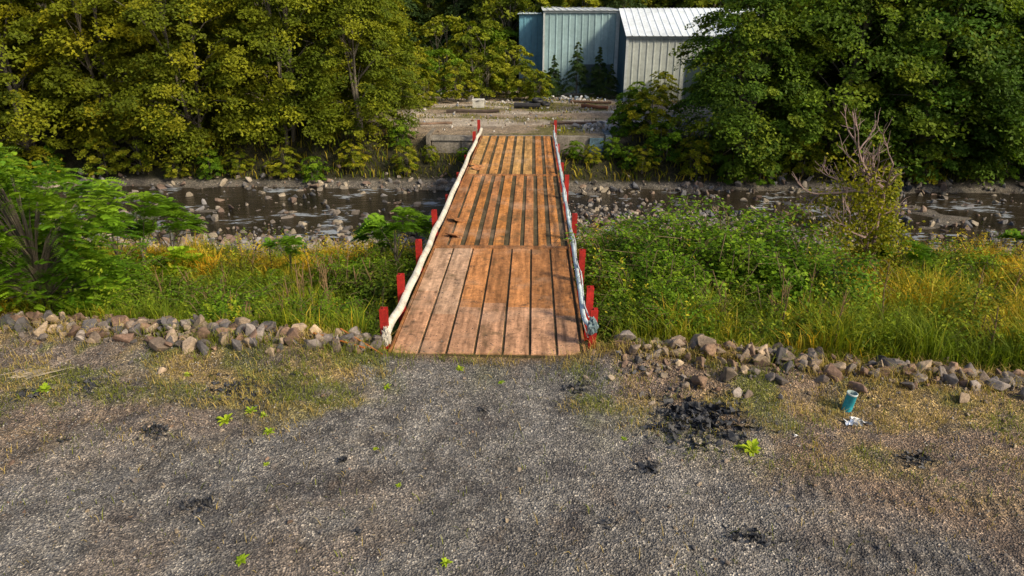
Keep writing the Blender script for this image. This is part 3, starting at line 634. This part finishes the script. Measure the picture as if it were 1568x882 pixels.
for nm, (cx, cy, cz), c, sc_ in (('torn_wrap', (LX - .06, 13.64, .36), (.56, .52, .45), (.09, .06, .22)), ('torn_wrap_right', (BX1 + .21, 13.86, .58), (.2, .29, .32), (.105, .09, .2))):
    bm = bmesh.new(); bmesh.ops.create_icosphere(bm, subdivisions=4, radius=1)
    V = np.array([v.co[:] for v in bm.verts]); F = [[v.index for v in f.verts] for f in bm.faces]; bm.free()
    V *= (1 + .7 * (vnoise(V[:, 0] * 4 + 9, V[:, 2] * 3 + V[:, 1] * 3 + 9, 3) - .5) + .3 * (vnoise(V[:, 0] * 9 + 9, V[:, 2] * 5 + V[:, 1] * 9 + 9, 5) - .5))[:, None]; V = V * np.array(sc_) + [cx, cy, cz]
    mb = MB(); mb.add(V, F, c); mb.obj(nm, [M_band], False, br)
mb = MB()
mb.add(boxv(-6.3, 4.5, 42.9, 43.4, -2.8, -.04), BOXF, (.27, .24, .20)); mb.add(boxv(-3.5, 1.6, 42.3, 42.88, -2.8, -.88), BOXF, (.2, .18, .15))
mb.add(boxv(-4.5, -4.42, 42.86, 42.895, -2.8, -.08), BOXF, (.1, .09, .07)); mb.add(boxv(-6.35, -3.5, 42.8, 42.896, -.3, -.05), BOXF, (.33, .3, .26))
mb.add(boxv(-6.6, -6.36, 42.6, 45.5, -2.8, .05), BOXF, (.25, .22, .18)); mb.add(boxv(4.52, 4.9, 42.7, 45.5, -2.8, .05), BOXF, (.2, .25, .28))
mb.add(boxv(3.55, 4.4, 42.72, 42.88, -1.6, -.1), BOXF, (.13, .23, .30))
mb.obj('far_abutment', [M_conc], parent=br)
mb = MB(); mb.add(boxv(-3.7, 1.75, 13.52, 14.1, -2.4, -.87), BOXF, (.22, .2, .17)); mb.add(boxv(-3.6, 1.7, 13.1, 13.46, -1.5, -.09), BOXF, (.2, .18, .16)); mb.obj('near_abutment', [M_conc], parent=br)

# ------------------------------------------------------------------ metal building
bd = empty('metal_warehouse')
def corr(name, A, B, H0, H1, col, pitch=.6, dep=.05):
    A = np.array(A, float); B = np.array(B, float); L = np.linalg.norm(B - A); u = (B - A) / L; nn = np.array([u[1], -u[0]]); m = MB()
    P = []; k = 0
    while k * pitch < L:
        for o_, d_ in ((0, 0), (.72, 0), (.78, 1), (.92, 1), (.98, 0)): P.append((min(k * pitch + o_ * pitch, L), d_))
        k += 1
    P.append((L, 0)); P = np.array(P); xy = A + P[:, :1] * u + P[:, 1:] * dep * nn; V = []
    hs = np.linspace(H0, H1, 5)
    for h in hs: V.append(np.concatenate([xy, np.full((len(xy), 1), h)], 1))
    n = len(xy); F = [[q * n + i, q * n + i + 1, (q + 1) * n + i + 1, (q + 1) * n + i] for q in range(4) for i in range(n - 1)]
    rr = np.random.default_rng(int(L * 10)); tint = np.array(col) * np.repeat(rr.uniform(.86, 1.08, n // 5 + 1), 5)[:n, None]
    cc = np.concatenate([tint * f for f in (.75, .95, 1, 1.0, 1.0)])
    m.add(np.concatenate(V), F, cc); return m.obj(name, [M_metal], parent=bd)
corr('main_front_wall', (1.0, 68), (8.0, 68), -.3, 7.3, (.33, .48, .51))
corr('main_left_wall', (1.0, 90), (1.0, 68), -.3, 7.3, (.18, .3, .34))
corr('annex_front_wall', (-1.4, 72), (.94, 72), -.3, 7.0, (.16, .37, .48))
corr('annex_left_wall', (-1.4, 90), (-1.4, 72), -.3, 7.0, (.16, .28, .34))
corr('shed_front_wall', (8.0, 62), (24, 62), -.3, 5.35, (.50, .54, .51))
def roof(name, x0, x1, y0, z0, y1, z1, col):
    m = MB(); xsr = []; k = x0
    while k < x1: xsr += [(k, 0), (k + .45, 0), (k + .48, .05), (k + .56, .05), (k + .59, 0)]; k += .6
    xsr = [q for q in xsr if q[0] <= x1]; n = len(xsr)
    V = [[a, y0, z0 + b] for a, b in xsr] + [[a, y1, z1 + b] for a, b in xsr]; m.add(V, [[i, i + 1, n + i + 1, n + i] for i in range(n - 1)], col); o = m.obj(name, [M_metal], parent=bd); o.modifiers.new('s', 'SOLIDIFY').thickness = .04
roof('shed_roof', 7.8, 24.2, 61.6, 5.3, 68.0, 7.5, (.76, .83, .88))
roof('main_roof_front', .8, 8.0, 67.7, 7.34, 90, 7.9, (.70, .76, .80)); roof('main_roof_back', 8.1, 24.2, 68.06, 7.5, 90, 6.0, (.70, .76, .80)); roof('annex_roof', -1.6, .9, 71.7, 7.05, 90, 7.3, (.5, .6, .65))
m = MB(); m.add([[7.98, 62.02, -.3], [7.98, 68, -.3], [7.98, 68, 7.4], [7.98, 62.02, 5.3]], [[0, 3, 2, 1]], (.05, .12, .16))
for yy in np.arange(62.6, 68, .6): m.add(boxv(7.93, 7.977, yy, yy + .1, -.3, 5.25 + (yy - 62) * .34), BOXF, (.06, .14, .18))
m.obj('shed_side_wall', [M_metal], parent=bd)
m = MB()
for q in (boxv(.9, 7.9, 67.86, 67.94, 7.1, 7.33), boxv(7.88, 8.1, 61.86, 61.96, -.3, 5.25), boxv(.88, 1.05, 67.85, 67.93, -.3, 7.09), boxv(8.12, 24, 61.84, 61.95, 5.08, 5.27), boxv(7.62, 7.92, 67.84, 67.93, -.3, 7.09)): m.add(q, BOXF, (.55, .6, .6))
for q in (boxv(4.8, 7.4, 67.86, 67.93, -.3, 2.6), boxv(13.2, 16.2, 61.86, 61.93, -.3, 3.4)): m.add(q, BOXF, (.05, .08, .09))
m.obj('trim_and_doors', [M_metal], parent=bd)

# ------------------------------------------------------------------ debris
def bark_log(name, a, b, rad, col):
    m = MB(); a = np.array(a, float); b = np.array(b, float); t = np.linspace(0, 1, 6)[:, None]; P = a * (1 - t) + b * t; P[:, 2] += .02 * np.sin(t[:, 0] * 7)
    tube(m, P, rad * (1 - .15 * t[:, 0]), 9, col); m.obj(name, [M_bark])
bark_log('log', (-6.6, 53.2, .12), (-2.6, 53.6, .12), .15, (.07, .05, .04)); bark_log('log', (4.0, 57.2, .1), (5.9, 55.6, .14), .15, (.25, .1, .05)); bark_log('log', (3.2, 60, .1), (6.6, 59.3, .1), .12, (.14, .08, .05))
bark_log('log', (-1.5, 56.4, .2), (.6, 56.2, .2), .24, (.03, .03, .035)); bark_log('log', (1.2, 47.6, .1), (4.4, 48.0, .1), .1, (.12, .08, .06)); bark_log('log', (6, 50.4, .1), (9, 49.5, .1), .1, (.15, .1, .07))
bark_log('log', (-5.5, 47.4, .1), (-7.8, 47.0, .1), .1, (.2, .13, .09))
def tyre(x, y, z, R):
    m = MB(); n1, n2 = 24, 10; V = []
    for i in range(n1):
        a = i * 2 * np.pi / n1
        for j in range(n2):
            b = j * 2 * np.pi / n2; q = R * .72 + R * .28 * np.cos(b); V.append([q * np.cos(a), q * np.sin(a), R * .3 * np.sin(b)])
    F = [[i * n2 + j, ((i + 1) % n1) * n2 + j, ((i + 1) % n1) * n2 + (j + 1) % n2, i * n2 + (j + 1) % n2] for i in range(n1) for j in range(n2)]
    m.add(V, F, (.025, .025, .027)); o = m.obj('tyre', [M_misc], True); o.location = (x, y, z); o.rotation_euler = (.15, .1, 0)
tyre(-.2, 57.4, .15, .5); tyre(1.0, 57.9, .15, .45); tyre(.4, 57.6, .45, .5)
ap = empty('chest_freezer'); m = MB(); m.add(boxv(-4.8, -3.9, 55.8, 56.4, .08, .62), BOXF, (.7, .68, .62)); m.obj('body', [M_band], parent=ap)
m = MB(); m.add(boxv(-4.83, -3.87, 55.77, 56.43, .63, .72), BOXF, (.75, .74, .7)); m.add(boxv(-4.45, -4.25, 55.72, 55.765, .6, .66), BOXF, (.2, .2, .2)); m.obj('lid', [M_band], parent=ap)
m = MB(); [m.add(boxv(a, a + .08, b, b + .08, -.1, .078), BOXF, (.1, .1, .1)) for a in (-4.78, -4.0) for b in (55.82, 56.3)]; m.obj('feet', [M_band], parent=ap)
r = np.random.default_rng(15)
def pile(name, cx, cy, sx, sy, n, smin, smax, pal, hz=.3, temps=big, mat=M_rock):
    x = r.normal(cx, sx, n); y = r.normal(cy, sy, n); q = np.exp(-((x - cx) / sx) ** 2 / 2 - ((y - cy) / sy) ** 2 / 2); s = smin + (smax - smin) * r.random(n) ** 2
    z = height(x, y) + s * .3 + hz * q * r.random(n); m = MB(); scatter(m, temps, np.stack([x, y, z], -1), s, pick(np.array(pal), n, r, .2), r); return m.obj(name, [mat])
con = [[.45, .43, .4], [.34, .32, .3], [.55, .53, .5], [.2, .22, .26]]
pile('concrete_rubble', 8.4, 48, 1.3, .7, 80, .1, .55, con, .4); pile('concrete_rubble', 4.6, 46.0, .9, .5, 60, .1, .38, con); pile('concrete_rubble', -8, 65, 1.5, 1.5, 50, .1, .6, con, .5); pile('concrete_rubble', 3.5, 62.5, 2, .5, 60, .08, .35, [[.4, .45, .5], [.2, .25, .3], [.5, .5, .5]], .2)
pile('concrete_rubble', -10.5, 74, 2, 1.5, 60, .2, .9, con, 1.0); pile('concrete_rubble', 1.5, 60.5, 2.5, .8, 40, .05, .3, con, .1)
n = 600; x = r.uniform(-9, 14, n); y = r.uniform(44, 66, n); s = .04 + .16 * r.random(n) ** 3; m = MB(); scatter(m, big, np.stack([x, y, height(x, y) + s * .3], -1), s, pick(np.array(con + [[.15, .1, .07]]), n, r), r); m.obj('scattered_stones', [M_rock])
def flakes(name, cx, cy, sx, sy, n, smax, col, hz):
    x = r.normal(cx, sx, n); y = r.normal(cy, sy, n); q = np.exp(-((x - cx) / sx) ** 2 / 2 - ((y - cy) / sy) ** 2 / 2); s = .012 + smax * r.random(n) ** 2.2
    m = MB(); P = np.stack([x, y, height(x, y) + hz * q * r.random(n) + .005], -1); R = rotmats(n, r, .35)
    g = np.array([[a, b] for b in (-1, 0, 1) for a in (-1, 0, 1)], float)
    L = np.concatenate([np.broadcast_to(g, (n, 9, 2)) + r.normal(size=(n, 9, 2)) * .3, r.normal(size=(n, 9, 1)) * .3], -1) * np.array([1, .55, 1])
    W = np.einsum('nij,nvj->nvi', R, L) * s[:, None, None] + P[:, None]; f = np.array([[0, 1, 4, 3], [1, 2, 5, 4], [3, 4, 7, 6], [4, 5, 8, 7]])
    m.add(W, (f[None] + (np.arange(n) * 9)[:, None, None]).reshape(-1, 4), np.repeat(np.array(col) * r.uniform(.5, 1.8, (n, 1)), 9, 0)); m.obj(name, [M_misc], False)
K = (.032, .033, .038)
flakes('black_plastic_heap', 3.15, 11.0, .48, .38, 520, .095, K, .22)
for (x, y, s, n) in [(-6.8, 10.3, .13, 90), (2.0, 9.5, .10, 70), (-5.1, 8.4, .15, 70), (3.2, 7.9, .16, 70), (-5.9, 11.9, .42, 190), (-9.0, 11.9, .3, 110), (-3.2, 9.6, .05, 16), (6.6, 9.9, .2, 50), (-2.5, 7.9, .06, 10), (-9.9, 11.5, .2, 60), (.9, 12.1, .14, 60), (-8.3, 10.0, .04, 10), (1.2, 8.2, .05, 12), (-.9, 11.3, .05, 12)]:
    flakes('tar_paper_scrap', x, y, s, s * .8, n, .06, K, .05)
m = MB(); n = 28; a = np.arange(n) * 2 * np.pi / n; z0 = float(height(np.array([6.1]), np.array([11.5]))[0]); V = []
for rr_, h in ((.095, -.15), (.095, .34), (.102, .345), (.102, .375), (.088, .38), (.088, -.15)): V.append(np.stack([np.cos(a) * rr_, np.sin(a) * rr_, np.full(n, h)], -1))
F = [[i * n + j, i * n + (j + 1) % n, (i + 1) * n + (j + 1) % n, (i + 1) * n + j] for i in range(5) for j in range(n)]
cc = np.repeat(np.array([[.03, .42, .55], [.03, .42, .55], [.5, .6, .6], [.6, .65, .65], [.3, .4, .4], [.1, .2, .2]]), n, 0)
m.add(np.concatenate(V), F, cc); o = m.obj('teal_pipe', [M_band], True); o.location = (6.1, 11.5, z0); o.rotation_euler = (.05, .1, 0)
flakes('white_scrap', 6.1, 11.05, .09, .05, 16, .11, (.75, .75, .75), .08); flakes('paper_scrap', 4.75, 10.5, .03, .02, 3, .05, (.75, .75, .75), .02); flakes('paper_scrap', -3.9, 13.6, .1, .1, 5, .05, (.6, .7, .75), .2)
m = MB()
for i in range(20):
    a = r.normal(.45, .2); L = r.uniform(.3, .9); x, y = -10.3 + r.normal() * .2, 12.3 + r.normal() * .08; z = float(height(np.array([x]), np.array([y]))[0])
    tube(m, [[x - L / 2 * np.cos(a), y - L / 2 * np.sin(a), z + .02], [x, y, z + .04], [x + L / 2 * np.cos(a), y + L / 2 * np.sin(a), z + .03 + r.random() * .05]], [.005, .004, .002], 4, (.5, .42, .32))
m.obj('dry_branch', [M_bark])
m = MB(); tube(m, [[-4.9, 13.8, .35], [-3.6, 13.2, .3]], [.02, .02], 6, (.55, .16, .03)); tube(m, [[-4.3, 13.9, .42], [-3.2, 13.1, .2]], [.016, .016], 6, (.6, .2, .05)); m.obj('orange_rod', [M_band])

# ------------------------------------------------------------------ light, sky, camera
az, el = math.radians(122), math.radians(36)
D = Vector((math.sin(az) * math.cos(el), math.cos(az) * math.cos(el), math.sin(el)))
sl = bpy.data.lights.new('sun', 'SUN'); sl.energy = 4.2; sl.angle = math.radians(8); sl.color = (1, .86, .62)
so = bpy.data.objects.new('sun', sl); scene.collection.objects.link(so); so.rotation_euler = D.to_track_quat('Z', 'Y').to_euler()
w = bpy.data.worlds.new('World'); scene.world = w; w.use_nodes = True; nt = w.node_tree; bg = nt.nodes['Background']
sk = nt.nodes.new('ShaderNodeTexSky'); sk.sky_type = 'NISHITA'; sk.sun_disc = False; sk.sun_elevation = el; sk.sun_rotation = az; sk.dust_density = 3.5
nt.links.new(sk.outputs[0], bg.inputs[0]); bg.inputs[1].default_value = .15
cam = bpy.data.cameras.new('camera'); cam.sensor_width = 36; cam.lens = 24; cam.clip_end = 2000; cam.clip_start = .1
co = bpy.data.objects.new('camera', cam); scene.collection.objects.link(co); co.location = (0, 0, 7.05)
co.rotation_euler = (math.radians(90 - 21.9), 0, math.radians(1.7)); scene.camera = co
scene.view_settings.view_transform = 'Standard'; scene.view_settings.look = 'None'; scene.view_settings.exposure = 0
